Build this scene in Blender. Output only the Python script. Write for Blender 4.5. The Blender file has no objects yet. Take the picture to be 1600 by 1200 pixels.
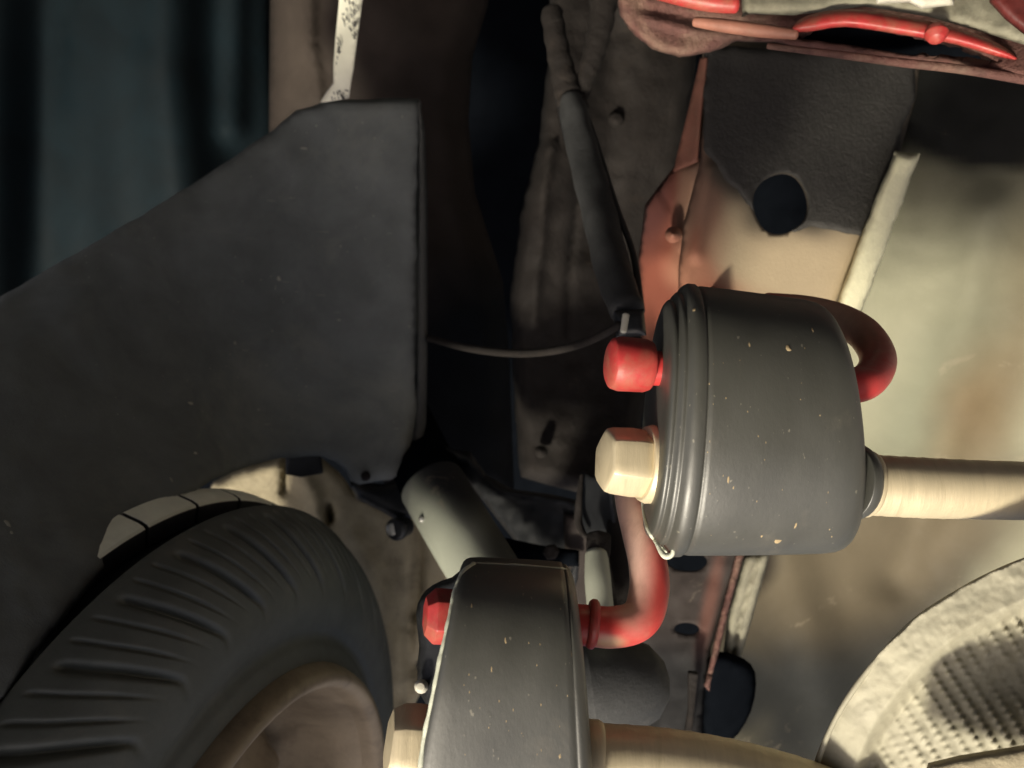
import bpy, bmesh, math, random
import numpy as np
from mathutils import Vector, Matrix, noise
from mathutils.geometry import delaunay_2d_cdt
random.seed(7)
sc = bpy.context.scene
COL = sc.collection
# ------------------------------------------------------------------ camera
FPX = 1450.0
CAMZ = 1.15
# gravity's up, set so sun and sky shine from below, in the lens frame (right, forward, picture up)
UP = Vector((-.42, -.30, -.86)).normalized()
fw = (Vector((0, 1, 0))-UP*UP.y).normalized(); rt = fw.cross(UP)
ROT = Matrix((rt, fw, UP)); RINV = ROT.transposed()      # lens frame -> world
cam = bpy.data.cameras.new('camera'); camo = bpy.data.objects.new('camera', cam); COL.objects.link(camo)
camo.matrix_world = Matrix.Translation((0, 0, CAMZ)) @ (ROT @ Matrix(((1, 0, 0), (0, 0, -1), (0, 1, 0)))).to_4x4()
cam.sensor_width = 36; cam.lens = 36*FPX/1600; cam.clip_start = .01; cam.clip_end = 300
cam.dof.use_dof = True; cam.dof.focus_distance = .42; cam.dof.aperture_fstop = 13
sc.camera = camo
# ------------------------------------------------------------------ light
sd = (ROT @ Vector((-.32, -.64, -.70)).normalized())       # towards the sun: low, from the left
SUN_EL = math.asin(sd.z); SUN_AZ = math.atan2(sd.x, sd.y)
print('SUN elevation', math.degrees(SUN_EL), 'azimuth', math.degrees(SUN_AZ))
w = bpy.data.worlds.new('World'); sc.world = w; w.use_nodes = True
nt = w.node_tree; bg = nt.nodes['Background']
sky = nt.nodes.new('ShaderNodeTexSky'); sky.sky_type = 'NISHITA'; sky.sun_disc = False
sky.sun_elevation = SUN_EL; sky.sun_rotation = SUN_AZ; sky.dust_density = 8; sky.air_density = .6; sky.ozone_density = 0
nt.links.new(sky.outputs[0], bg.inputs[0]); bg.inputs[1].default_value = .07
sl = bpy.data.lights.new('sun', 'SUN'); sl.energy = 3.2; sl.angle = math.radians(7); sl.color = (1, .92, .74)
so = bpy.data.objects.new('sun', sl); COL.objects.link(so)
so.rotation_euler = sd.to_track_quat('Z', 'Y').to_euler(); so.location = (0, 0, 5)
sc.view_settings.view_transform = 'Standard'; sc.view_settings.look = 'None'
sc.view_settings.exposure = 0.85
# ------------------------------------------------------------------ geometry helpers
def cw(x, y, z):                      # lens frame (right, forward, up) -> world metres
    return ROT @ Vector((x, y, z)) + Vector((0, 0, CAMZ))
def to_px(p):                         # world -> photo point
    q = RINV @ (p-Vector((0, 0, CAMZ))); return 800+q.x/q.y*FPX, 600-q.z/q.y*FPX, q.y
def W(px, py, d):                     # sight line through a point of the photo, at a distance in metres
    return cw((px-800)/FPX*d, d, -(py-600)/FPX*d)
def obj(name, me, mat=None, parent=None, smooth=True):
    o = bpy.data.objects.new(name, me); COL.objects.link(o)
    if mat:
        if isinstance(mat, (list, tuple)):
            for m in mat: me.materials.append(m)
        else: me.materials.append(mat)
    if parent: o.parent = parent
    if smooth:
        for p in me.polygons: p.use_smooth = True
    return o
def thing(name, label, cat, group=None, loc=(0, 0, 0)):
    o = bpy.data.objects.new(name, None); COL.objects.link(o); o.empty_display_size = .02
    return tag(o, label, cat, group)
def tag(o, label, cat, group=None):
    o['label'] = label; o['category'] = cat
    if group: o['group'] = group
    return o
def struct(o, kind='structure'):
    o['kind'] = kind; return o
def tps(ctrl):
    P = np.array([c[:2] for c in ctrl], float)/400; v = np.array([c[2] for c in ctrl], float)
    n = len(P)
    if n == 1: return lambda x, y: np.full(np.shape(x), v[0])
    if n == 2:
        d = P[1]-P[0]
        return lambda x, y: v[0]+(v[1]-v[0])*((np.asarray(x)/400-P[0, 0])*d[0]+(np.asarray(y)/400-P[0, 1])*d[1])/(d@d)
    K = lambda r: np.where(r > 1e-9, r*r*np.log(np.maximum(r, 1e-9)), 0)
    A = np.zeros((n+3, n+3)); A[:n, :n] = K(np.linalg.norm(P[:, None]-P[None], axis=2)); A[:n, n] = 1; A[:n, n+1:] = P
    A[n, :n] = 1; A[n+1:, :n] = P.T
    w_ = np.linalg.lstsq(A, np.concatenate([v, [0, 0, 0]]), rcond=None)[0]
    def f(x, y):
        x = np.asarray(x, float)/400; y = np.asarray(y, float)/400
        r = np.sqrt((x[..., None]-P[:, 0])**2+(y[..., None]-P[:, 1])**2)
        return K(r)@w_[:n]+w_[n]+w_[n+1]*x+w_[n+2]*y
    return f
def polydist(x, y, pl, closed=False):
    pl = np.array(pl, float)
    if closed: pl = np.vstack([pl, pl[:1]])
    best = np.full(np.shape(x), 1e9)
    for a, b in zip(pl[:-1], pl[1:]):
        d = b-a; L = max(d@d, 1e-9)
        t = np.clip(((x-a[0])*d[0]+(y-a[1])*d[1])/L, 0, 1)
        best = np.minimum(best, np.hypot(x-a[0]-t*d[0], y-a[1]-t*d[1]))
    return best
def inside(x, y, poly):
    x = np.asarray(x); y = np.asarray(y); c = np.zeros(x.shape, bool); n = len(poly)
    for i in range(n):
        x1, y1 = poly[i]; x2, y2 = poly[(i+1) % n]
        if y1 == y2: continue
        m = ((y1 > y) != (y2 > y)) & (x < (x2-x1)*(y-y1)/(y2-y1)+x1)
        c ^= m
    return c
def smooth_poly(pts, per=5, closed=True):
    out = []; n = len(pts)
    rng = range(n) if closed else range(n-1)
    for i in rng:
        g = (lambda k: pts[k % n]) if closed else (lambda k: pts[min(max(k, 0), n-1)])
        p0, p1, p2, p3 = [np.array(g(i+k), float) for k in (-1, 0, 1, 2)]
        for j in range(per):
            t = j/per
            out.append(tuple(.5*((2*p1)+(-p0+p2)*t+(2*p0-5*p1+4*p2-p3)*t*t+(-p0+3*p1-3*p2+p3)*t**3)))
    if not closed: out.append(tuple(pts[-1]))
    return out
def densify(poly, step):
    out = []
    n = len(poly)
    for i in range(n):
        a = np.array(poly[i], float); b = np.array(poly[(i+1) % n], float)
        k = max(1, int(np.linalg.norm(b-a)/step))
        for j in range(k): out.append(tuple(a+(b-a)*j/k))
    return out
def ell(cx, cy, rx, ry, rot=0, n=28, wob=0):
    return [(cx+rx*math.cos(t)*math.cos(rot)-ry*math.sin(t)*math.sin(rot)+wob*math.sin(3*t+1), cy+rx*math.cos(t)*math.sin(rot)+ry*math.sin(t)*math.cos(rot)) for t in [2*math.pi*i/n for i in range(n)]]
def sheet(name, outline, ctrl, mat, parent=None, step=16, thick=.003, holes=(), roll=0, rollw=20, ridges=(), nz=(0, 30), fn=None, paint=None, round_=0, wave=0):
    """pressed sheet: outline and pressings follow the photo, distance from the lens in metres from ctrl"""
    ol = smooth_poly(outline, round_) if round_ else outline
    ol = densify(ol, step)
    if wave: ol = [(x+wave*(noise.noise(Vector((x*.03, y*.03, 3)))+noise.noise(Vector((x*.1, y*.1, 5)))*.5), y+wave*noise.noise(Vector((x*.03, y*.03, 9)))) for x, y in ol]
    hs = [densify(h, max(3, step*.6)) for h in holes]
    D = tps(ctrl)
    xs = [p[0] for p in ol]; ys = [p[1] for p in ol]
    gx, gy = np.meshgrid(np.arange(min(xs), max(xs), step), np.arange(min(ys), max(ys), step))
    gx = gx+(np.arange(gx.shape[0])[:, None] % 2)*step*.5
    gx, gy = gx.ravel(), gy.ravel()
    m = inside(gx, gy, ol) & (polydist(gx, gy, ol, True) > step*.45)
    for h in hs: m &= ~inside(gx, gy, h) & (polydist(gx, gy, h, True) > step*.3)
    gx, gy = gx[m], gy[m]
    vs = list(ol); ed = [(i, (i+1) % len(ol)) for i in range(len(ol))]
    for h in hs:
        b = len(vs); vs += h; ed += [(b+i, b+(i+1) % len(h)) for i in range(len(h))]
    vs += list(zip(gx, gy))
    v2, _, f2, *_r = delaunay_2d_cdt([Vector((float(a), float(b))) for a, b in vs], ed, [], 1, 1e-4)
    X = np.array([v[0] for v in v2]); Y = np.array([v[1] for v in v2])
    d = D(X, Y)
    if roll: d = d+roll*np.clip(1-polydist(X, Y, ol, True)/rollw, 0, 1)**2
    for pl, wd, amp in ridges: d = d-amp*np.exp(-(polydist(X, Y, pl)/wd)**2)
    if nz[0]: d = d+np.array([nz[0]*noise.fractal(Vector((x/nz[1], y/nz[1], 1.7)), .8, 2.1, 3) for x, y in zip(X, Y)])
    if fn: d = fn(X, Y, d)
    F3 = np.array([tuple(f) for f in f2]); cx = X[F3].mean(1); cy = Y[F3].mean(1)
    ok = inside(cx, cy, ol)
    for h in hs: ok &= ~inside(cx, cy, h)
    keep = [tuple(int(i) for i in f) for f in F3[ok]]
    P = [W(x, y, dd) for x, y, dd in zip(X, Y, d)]
    me = bpy.data.meshes.new(name); me.from_pydata(P, [], keep); me.update()
    bm = bmesh.new(); bm.from_mesh(me)
    bmesh.ops.delete(bm, geom=[v for v in bm.verts if not v.link_faces], context='VERTS')
    c0 = Vector((0, 0, CAMZ))
    for f in bm.faces:
        if f.normal.dot(c0-f.calc_center_median()) < 0: f.normal_flip()
    bm.to_mesh(me); bm.free()
    o = obj(name, me, mat, parent)
    if paint:
        at = me.color_attributes.new('paint', 'FLOAT_COLOR', 'POINT')
        # recover px, py of each vertex
        for i, v in enumerate(me.vertices):
            c = paint(*to_px(v.co)[:2])
            at.data[i].color = (c[0], c[1], c[2], 1)
    if thick:
        md = o.modifiers.new('thickness', 'SOLIDIFY'); md.thickness = thick; md.offset = -1
        if len(me.polygons) and thick > .0025 and not roll:
            mb = o.modifiers.new('edge', 'BEVEL'); mb.width = thick*.25; mb.segments = 2; mb.limit_method = 'ANGLE'; mb.angle_limit = 1.0
    return o
def catmull(pts, per):
    return [Vector(p[:3])*1 if len(p) == 3 else p for p in smooth_poly(pts, per, False)]
def tube(name, pts, mat, parent=None, per=8, seg=24, world=False, bump=None, capr=.5, paint=None):
    """round bar through pts (px, py, distance, radius in m); closed with domed ends"""
    sp = smooth_poly(pts, per, False)
    P = [(Vector(p[:3]) if world else W(*p[:3])) for p in sp]; R = [p[3] for p in sp]
    T = [(P[min(i+1, len(P)-1)]-P[max(i-1, 0)]).normalized() for i in range(len(P))]
    # domed ends
    P2, R2, T2 = [], [], []
    for k in (0, 1, 2): a = k*math.pi/6; P2.append(P[0]-T[0]*R[0]*capr*math.cos(a)); R2.append(max(R[0]*math.sin(a), 1e-5)); T2.append(T[0])
    P2 += P; R2 += R; T2 += T
    for k in (2, 1, 0): a = k*math.pi/6; P2.append(P[-1]+T[-1]*R[-1]*capr*math.cos(a)); R2.append(max(R[-1]*math.sin(a), 1e-5)); T2.append(T[-1])
    n = T2[0].orthogonal().normalized(); vs = []
    for i, (p, r, t) in enumerate(zip(P2, R2, T2)):
        n = (n-t*n.dot(t)).normalized(); b = t.cross(n)
        for j in range(seg):
            a = 2*math.pi*j/seg; rr = r*(1+(bump(i, a) if bump else 0))
            vs.append(p+(n*math.cos(a)+b*math.sin(a))*rr)
    fs = [(i*seg+j, i*seg+(j+1) % seg, (i+1)*seg+(j+1) % seg, (i+1)*seg+j) for i in range(len(P2)-1) for j in range(seg)]
    fs += [tuple(range(seg))[::-1], tuple((len(P2)-1)*seg+j for j in range(seg))]
    me = bpy.data.meshes.new(name); me.from_pydata(vs, [], fs); me.update()
    if paint:
        at = me.color_attributes.new('paint', 'FLOAT_COLOR', 'POINT')
        for i, v in enumerate(me.vertices): at.data[i].color = (*paint(*to_px(v.co)[:2]), 1)
    return obj(name, me, mat, parent)
def turned(name, a, b, prof, mat, parent=None, seg=32, flat=0, world=False, phase=0):
    """turned piece on the axis a-b (px,py,d): prof = [(t 0..1 along, radius m)]; flat=6 makes hexagon flats"""
    A, B = (Vector(a), Vector(b)) if world else (W(*a), W(*b))
    ax = (B-A); L = ax.length; ax.normalize(); n = (Vector((0, 0, 1))-ax*ax.z).normalized(); bb = ax.cross(n); vs = []
    for t, r in prof:
        for j in range(seg):
            an = 2*math.pi*j/seg+phase; k = 1
            if flat:
                s = 2*math.pi/flat; k = math.cos(s/2)/math.cos(((an % s)-s/2)); k = k*.85+.15
            vs.append(A+ax*L*t+(n*math.cos(an)+bb*math.sin(an))*r*k)
    m = len(prof)
    fs = [(i*seg+j, i*seg+(j+1) % seg, (i+1)*seg+(j+1) % seg, (i+1)*seg+j) for i in range(m-1) for j in range(seg)]
    fs += [tuple(range(seg))[::-1], tuple((m-1)*seg+j for j in range(seg))]
    me = bpy.data.meshes.new(name); me.from_pydata(vs, [], fs); me.update()
    bm = bmesh.new(); bm.from_mesh(me); bmesh.ops.recalc_face_normals(bm, faces=bm.faces); bm.to_mesh(me); bm.free()
    o = obj(name, me, mat, parent); o.modifiers.new('edge', 'BEVEL').width = .0004
    o.modifiers['edge'].limit_method = 'ANGLE'; o.modifiers['edge'].segments = 2
    return o
# ------------------------------------------------------------------ materials
def mat(name, col, rough=.6, metal=0, var=.25, vscale=30, bump=.3, bscale=300, col2=None, dust=0, dustcol=(.32, .28, .2), attr=False, spec=.5, stretch=None, bdist=.001, speck=0, rvar=.15, dscale=18):
    m = bpy.data.materials.new(name); m.use_nodes = True; N = m.node_tree.nodes; L = m.node_tree.links; p = N['Principled BSDF']
    def node(t, **k):
        n = N.new(t)
        for a, b in k.items(): setattr(n, a, b)
        return n
    geo = node('ShaderNodeNewGeometry'); mp = node('ShaderNodeMapping'); L.new(geo.outputs['Position'], mp.inputs[0])
    if stretch:                       # brushing runs round the rod: turn to its axes, then stretch
        m2 = node('ShaderNodeMapping'); mp.inputs['Rotation'].default_value = RINV.to_euler(); m2.inputs['Scale'].default_value = stretch
        L.new(mp.outputs[0], m2.inputs[0]); mp = m2
    def ns(scale, detail=5, rough_=.6, dist=0):
        n = node('ShaderNodeTexNoise'); n.inputs['Scale'].default_value = scale; n.inputs['Detail'].default_value = detail
        n.inputs['Roughness'].default_value = rough_; n.inputs['Distortion'].default_value = dist; L.new(mp.outputs[0], n.inputs['Vector']); return n.outputs['Fac']
    def ramp(s, a, b, ca=(0, 0, 0, 1), cb=(1, 1, 1, 1)):
        r = node('ShaderNodeValToRGB'); r.color_ramp.elements[0].position = a; r.color_ramp.elements[1].position = b
        r.color_ramp.elements[0].color = ca; r.color_ramp.elements[1].color = cb; L.new(s, r.inputs[0]); return r.outputs[0]
    def mix(f, a, b, bt='MIX'):
        n = node('ShaderNodeMix', data_type='RGBA', blend_type=bt)
        for s, v in ((n.inputs[0], f), (n.inputs[6], a), (n.inputs[7], b)):
            if isinstance(v, (int, float)): s.default_value = v
            elif isinstance(v, tuple): s.default_value = (*v[:3], 1)
            else: L.new(v, s)
        return n.outputs[2]
    if attr:
        a = node('ShaderNodeAttribute', attribute_name='paint'); base = a.outputs['Color']
    else:
        base = mix(ramp(ns(vscale*.6, 4), .35, .65), tuple(col), tuple(col2)) if col2 else tuple(col)
    v1 = ramp(ns(vscale, 8, .7, .4), .25, .75, (1-var,)*3+(1,), (1+var,)*3+(1,))
    base = mix(1.0, base, v1, 'MULTIPLY')
    if dust:
        base = mix(ramp(ns(dscale, 9, .72, .6), .62-dust*.3, .85-dust*.2), base, dustcol)
    if speck:
        base = mix(ramp(ns(420, 2, .5), .735-speck*.03, .76-speck*.03), base, (.16, .15, .12))
    L.new(base, p.inputs['Base Color'])
    rr = ramp(ns(vscale*2, 6), .2, .8, (max(rough-rvar, .05),)*3+(1,), (min(rough+rvar, 1),)*3+(1,)); L.new(rr, p.inputs['Roughness'])
    p.inputs['Metallic'].default_value = metal; p.inputs['Specular IOR Level'].default_value = spec
    bn = node('ShaderNodeBump'); bn.inputs['Strength'].default_value = bump; bn.inputs['Distance'].default_value = bdist
    L.new(ns(bscale, 8, .65), bn.inputs['Height']); L.new(bn.outputs[0], p.inputs['Normal'])
    return m
M = {}
M['teal'] = mat('fender_plastic', (.0010, .0062, .0095), .7, spec=.25, var=.5, vscale=9, bump=.2, bscale=120)
M['brownpanel'] = mat('dusty_brown_panel', (1, 1, 1), .85, attr=True, spec=.2, var=.35, vscale=12, bump=.3, bscale=260, dust=0)
M['cavity'] = mat('cavity_black', (.004, .005, .007), .95, var=.3, spec=0)
M['felt'] = mat('liner_felt', (.142, .154, .152), .92, var=.22, vscale=22, bump=.6, bscale=700, bdist=.0006, dust=.35, dustcol=(.21, .22, .20), speck=.5, spec=.2, dscale=9)
M['feltedge'] = mat('liner_edge', (.05, .052, .05), .8, var=.2, bscale=500)
M['rubber'] = mat('isolator_rubber', (.052, .052, .045), .45, var=.16, vscale=28, bump=.25, bscale=420, bdist=.0004, speck=.35, rvar=.1, dust=.12, dustcol=(.11, .10, .08), spec=.9, stretch=(1.3, 1.3, .7))
M['rubberdark'] = mat('black_rubber', (.013, .014, .016), .45, var=.3, vscale=60, bump=.3, bscale=300)
M['tyre'] = mat('tyre_rubber', (.075, .082, .075), .6, var=.2, vscale=26, bump=.3, bscale=350, bdist=.0006, dust=.3, dustcol=(.12, .118, .10))
M['tread'] = mat('sunlit_tread', (.86, .87, .74), .85, var=.12, vscale=40, bump=.4, bscale=400)  # near-white stands in for sunlight on the block tops
M['rim'] = mat('dusty_rim', (.26, .21, .145), .5, metal=.25, var=.25, vscale=20, bump=.3, bscale=260, dust=.4, dustcol=(.12, .09, .06))
M['dust'] = mat('dusty_casting', (.33, .285, .19), .9, var=.3, vscale=24, bump=.8, bscale=220, bdist=.0015, dust=.3, dustcol=(.12, .10, .07))
M['red'] = mat('red_paint', (.36, .030, .030), .48, var=.3, vscale=90, bump=.3, bscale=500, bdist=.0003, dust=.55, dustcol=(.30, .11, .07), dscale=60)
M['reddust'] = mat('red_overspray', (.30, .13, .09), .6, var=.3, vscale=30, bump=.5, bscale=300, dust=.3, dustcol=(.22, .15, .10))
M['pink'] = mat('dusty_red_flange', (.10, .042, .034), .8, var=.5, vscale=50, bump=1, bscale=260, bdist=.002, dust=.5, dustcol=(.23, .155, .11))
M['zinc'] = mat('yellowed_zinc', (.62, .53, .36), .45, metal=.3, var=.10, vscale=26, bump=.3, bscale=160, stretch=(9, 1, 1), bdist=.0006, dust=.15, dustcol=(.4, .33, .2))
M['redpaint'] = mat('sprayed_red', (1, 1, 1), .42, attr=True, var=.2, vscale=60, bump=.4, bscale=400, bdist=.0003, dust=.25, dustcol=(.38, .20, .14))
M['grey'] = mat('grey_tube_paint', (.34, .355, .29), .5, var=.12, vscale=26, bump=.2, bscale=300)
M['body'] = mat('body_overspray', (1, 1, 1), .8, attr=True, spec=.3, var=.10, vscale=14, bump=.35, bscale=420, bdist=.0006, dust=.04, dustcol=(.25, .21, .15))
M['seal'] = mat('underseal', (.045, .043, .040), .75, var=.2, vscale=30, bump=.9, bscale=420, bdist=.0012, spec=.4)
M['frame'] = mat('frame_rail_coating', (.012, .0095, .0085), .85, var=.35, vscale=26, bump=.8, bscale=220, bdist=.0015, dust=.15, dustcol=(.036, .027, .021), spec=.3)
M['hose'] = mat('hose_sleeve', (.024, .025, .026), .75, var=.25, vscale=50, bump=.5, bscale=300, dust=.15, dustcol=(.06, .057, .05))
M['sealer'] = mat('seam_sealer', (.80, .77, .54), .7, var=.15, vscale=40, bump=.7, bscale=200, bdist=.001)
M['cream'] = mat('cream_paint', (.50, .48, .40), .6, var=.2, vscale=60, bump=.3)
M['alu'] = mat('dusty_aluminium', (.34, .32, .24), .7, metal=.1, var=.2, vscale=30, bump=.35, bscale=200, bdist=.0005, dust=.25, dustcol=(.20, .18, .12))
M['paper'] = mat('paper_tag', (.78, .77, .64), .8, var=.08, bump=.1)
M['ink'] = mat('tag_ink', (.03, .03, .035), .8, var=.1)
M['bolt'] = mat('bright_bolt', (.5, .5, .46), .35, metal=.7, var=.2)
M['fleck'] = mat('dried_mud', (.34, .26, .15), .9, var=.3)
M['litedge'] = mat('lit_rubber_edge', (.52, .54, .44), .6, var=.3, vscale=120)  # pale tone paints sunlight along the rubber edges
M['strip'] = mat('dirty_grey_strip', (.20, .19, .14), .8, var=.4, vscale=60, bump=.4, dust=.4, dustcol=(.10, .08, .055))
M['chip'] = mat('pale_dust', (.32, .32, .27), .9, var=.4)
M['concrete'] = mat('concrete', (.14, .13, .12), .9, var=.15, vscale=3, bump=.4, bscale=60)
M['bumper'] = mat('blocker_dark', (.03, .03, .03), .6, var=.2)  # for the added slabs that block light
def blend(px, py, base, blobs):
    """sprayed paint, dirt, and painted light and shade: blobs (x, y, rx, ry, rot, colour, softness)"""
    c = np.array(base, float)
    for x, y, rx, ry, rot, cc, s in blobs:
        dx, dy = px-x, py-y; u = dx*math.cos(rot)+dy*math.sin(rot); v = -dx*math.sin(rot)+dy*math.cos(rot)
        r = math.hypot(u/rx, v/ry)+.12*noise.noise(Vector((px*.02, py*.02, 0)))
        k = min(max((1+s-r)/(2*s), 0), 1); k = k*k*(3-2*k)
        c = c*(1-k)+np.array(cc)*k
    return c
# ================================================================== SETTING
def plane(name, x0, x1, y0, y1, z, m):
    me = bpy.data.meshes.new(name); me.from_pydata([(x0, y0, z), (x1, y0, z), (x1, y1, z), (x0, y1, z)], [], [(0, 1, 2, 3)])
    return obj(name, me, m)
struct(plane('ground', -40, 40, -40, 40, 0, M['concrete']))
# dark hollow of the body behind everything
struct(sheet('body_cavity', [(-300, -200), (1900, -200), (1900, 1500), (-300, 1500)], [(800, 600, 1.45)], M['cavity'], step=160, thick=.004))
# ---- outer bumper plastic, seen from inside, upper left; extended out of view to block sun
o = sheet('bumper_inner_wall', [(-1000, -900), (-300, -700), (432, -500), (428, 60), (436, 180), (436, 620), (-300, 700), (-1000, 700)],
          [(-1000, 0, .62), (-1000, -900, .60), (-500, 200, .82), (-220, -260, 1.02), (200, 0, 1.10), (430, -200, 1.16), (430, 500, 1.18), (-200, 700, 1.0)], M['teal'], step=14, thick=.006,
          ridges=[([(270, -260), (262, 90), (300, 460)], 60, .045), ([(70, -100), (60, 500)], 50, -.03), ([(372, -260), (365, 200)], 22, .018)], roll=.02)
tag(o, 'dark teal plastic inner face of the bumper, filling the upper left corner and extended out of view to block sun', 'bumper')
# ---- brown panel behind the tag
fp = sheet('inner_fender_panel', [(424, -260), (800, -260), (762, 10), (738, 90), (732, 190), (742, 300), (764, 370), (786, 440), (796, 560), (804, 780), (620, 790), (440, 480), (420, 200)],
           [(424, -200, 1.02), (600, 0, .98), (735, 100, 1.0), (600, 700, .98), (790, 600, 1.03), (430, 400, 1.04)], M['brownpanel'], step=10, thick=.004, roll=.035, rollw=46, paint=lambda x, y: blend(x, y, (.027, .021, .018), [(740, 640, 140, 215, 0, (.0035, .005, .008), .35), (470, 60, 40, 160, 0, (.045, .036, .030), .8)]),  # dark lower part paints the gloom of the hollow onto the panel
           ridges=[([(484, -80), (486, 70), (494, 110), (499, 158)], 7, .012), ([(600, -200), (610, 400)], 70, .012)], nz=(.003, 90))
tag(fp, 'dull brown fender panel rising behind the paper tag, left of the dark gap', 'body panel')
# ---- frame rail side, centre
fr = sheet('frame_rail', [(856, -260), (1090, -260), (1092, 60), (1070, 260), (1040, 420), (1020, 520), (1000, 700), (960, 780), (905, 770), (812, 745), (802, 600), (797, 460), (812, 340), (846, 200), (860, 60)],
           [(856, -200, .93), (1080, 0, .92), (860, 300, .86), (1030, 400, .95), (820, 700, .90), (960, 760, .90)], M['frame'], step=8, thick=.004, roll=.03, rollw=26, wave=3,
           ridges=[([(862, 230), (850, 300), (846, 380), (838, 440), (834, 510)], 7, .012), ([(912, 250), (893, 400), (884, 520)], 5, -.010), ([(960, 60), (930, 380)], 34, -.02)], nz=(.004, 40))
tag(fr, 'rough grey-brown frame rail running down the middle behind the black sleeve', 'frame rail')
bt = turned('plug', (963, 187, .915), (962, 187, .895), [(0, .008), (.5, .008), (.8, .006), (1, .0006)], M['frame'], fr)
bt = turned('plug', (846, 706, .895), (845, 706, .880), [(0, .006), (.5, .006), (.8, .005), (1, .0006)], M['frame'], fr)
# ---- body longitudinal with oval hole (upper right)
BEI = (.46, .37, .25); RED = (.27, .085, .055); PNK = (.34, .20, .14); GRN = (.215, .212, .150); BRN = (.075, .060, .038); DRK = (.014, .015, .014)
def paint_rail(px, py):
    return blend(px, py, BEI, [(1040, 380, 75, 230, .12, RED, .55), (1075, 300, 18, 110, .1, PNK, .5), (1060, 470, 120, 50, .2, RED, .6), (1105, 300, 22, 60, .1, PNK, .6), (1262, 190, 178, 178, 0, (.075, .065, .052), .16), (1016, 320, 40, 80, .3, (.10, .035, .03), .6), (1075, 425, 30, 30, 0, (.42, .20, .13), .7)])
br = thing('body_longitudinal', 'cream and red painted longitudinal with an oval hole and dark underseal above it', 'body panel')
hole = ell(1220, 318, 43, 49, .3, 30, 2)
sheet('web_panel', [(1098, 60), (1440, 80), (1432, 150), (1405, 250), (1350, 380), (1300, 500), (1290, 640), (1060, 640), (1060, 420), (1068, 350), (1094, 252), (1096, 150)],
      [(1098, 80, .70), (1430, 80, .72), (1090, 500, .66), (1300, 500, .68), (1220, 300, .685)], M['body'], br, step=8, holes=[hole], thick=.003, roll=.012, rollw=14, paint=paint_rail,
      ridges=[([(1110, 262), (1098, 330), (1088, 398)], 9, .006)])
sheet('side_flange', [(1094, 90), (1103, 90), (1096, 160), (1088, 252), (1052, 268), (1058, 240), (1078, 160)], [(1094, 90, .70), (1052, 268, .71), (1088, 250, .69)], M['reddust'], br, step=6, thick=.002)
sheet('side_panel', [(1052, 262), (1096, 246), (1080, 360), (1070, 400), (1086, 425), (1130, 460), (1130, 560), (1004, 560), (1000, 480), (998, 400), (1008, 320), (1030, 290)],
      [(1010, 300, .76), (1000, 480, .76), (1080, 300, .705), (1080, 520, .68), (1040, 400, .73)], M['body'], br, step=7, thick=.002, paint=paint_rail, roll=.006, rollw=10,
      ridges=[([(1028, 290), (1054, 330), (1062, 372)], 6, -.006), ([(1040, 400), (1075, 430)], 20, .006)])
turned('weld_bead', (1053, 366, .715), (1051, 368, .692), [(0, .006), (.4, .0065), (.8, .004), (1, .001)], M['reddust'], br, seg=12)
def fn_seal(X, Y, d):
    return d+np.array([.0005*noise.fractal(Vector((x/7, y/7, 4)), .7, 2.2, 3) for x, y in zip(X, Y)])
sheet('underseal', [(1102, 70), (1436, 88), (1428, 150), (1402, 240), (1372, 330), (1352, 372), (1310, 360), (1268, 352), (1240, 362), (1212, 360), (1178, 330), (1150, 296), (1120, 262), (1098, 232), (1100, 150)],
      [(1098, 80, .697), (1430, 80, .717), (1090, 500, .657), (1300, 500, .677), (1220, 300, .682)], M['seal'], br, step=5, holes=[ell(1220, 318, 44, 50, .3, 30, 2)], thick=.0015, roll=.003, rollw=10, fn=fn_seal, wave=5)
sheet('seam_sealer', [(1398, 236), (1438, 240), (1412, 310), (1380, 400), (1342, 500), (1302, 492), (1334, 400), (1368, 310)], [(1400, 240, .682), (1320, 490, .672), (1438, 240, .684)], M['sealer'], br, step=5, thick=.010, roll=.008, rollw=12, wave=2)
# inside of the box section seen through the hole
# ---- floor pan on the right
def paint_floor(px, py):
    return blend(px, py, GRN, [(1560, 180, 190, 88, .05, DRK, .18), (1520, 90, 160, 60, 0, DRK, .3), (1560, 560, 70, 260, .35, (.125, .105, .065), .8), (1450, 640, 60, 200, .5, (.155, .16, .112), .8), (1240, 1000, 190, 220, 0, BRN, .8),  # soft dark blobs are shadow painted into the floor colour
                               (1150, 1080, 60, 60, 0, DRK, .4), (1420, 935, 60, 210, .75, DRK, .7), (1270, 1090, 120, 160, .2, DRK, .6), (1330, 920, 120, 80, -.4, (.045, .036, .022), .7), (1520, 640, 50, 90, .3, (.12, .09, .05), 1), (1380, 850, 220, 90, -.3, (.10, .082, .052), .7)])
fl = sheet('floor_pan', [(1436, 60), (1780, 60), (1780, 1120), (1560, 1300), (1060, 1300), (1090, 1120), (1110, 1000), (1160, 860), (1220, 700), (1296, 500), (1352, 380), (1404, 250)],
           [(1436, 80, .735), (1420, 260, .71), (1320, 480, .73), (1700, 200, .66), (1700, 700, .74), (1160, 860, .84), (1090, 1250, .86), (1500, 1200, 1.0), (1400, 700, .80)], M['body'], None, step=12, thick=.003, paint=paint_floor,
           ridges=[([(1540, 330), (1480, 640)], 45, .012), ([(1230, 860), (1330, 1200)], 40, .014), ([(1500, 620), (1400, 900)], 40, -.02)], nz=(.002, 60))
tag(fl, 'grey-green painted floor pan with brown dirt and painted-in shadow, filling the right side behind both rods', 'floor pan')
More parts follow.
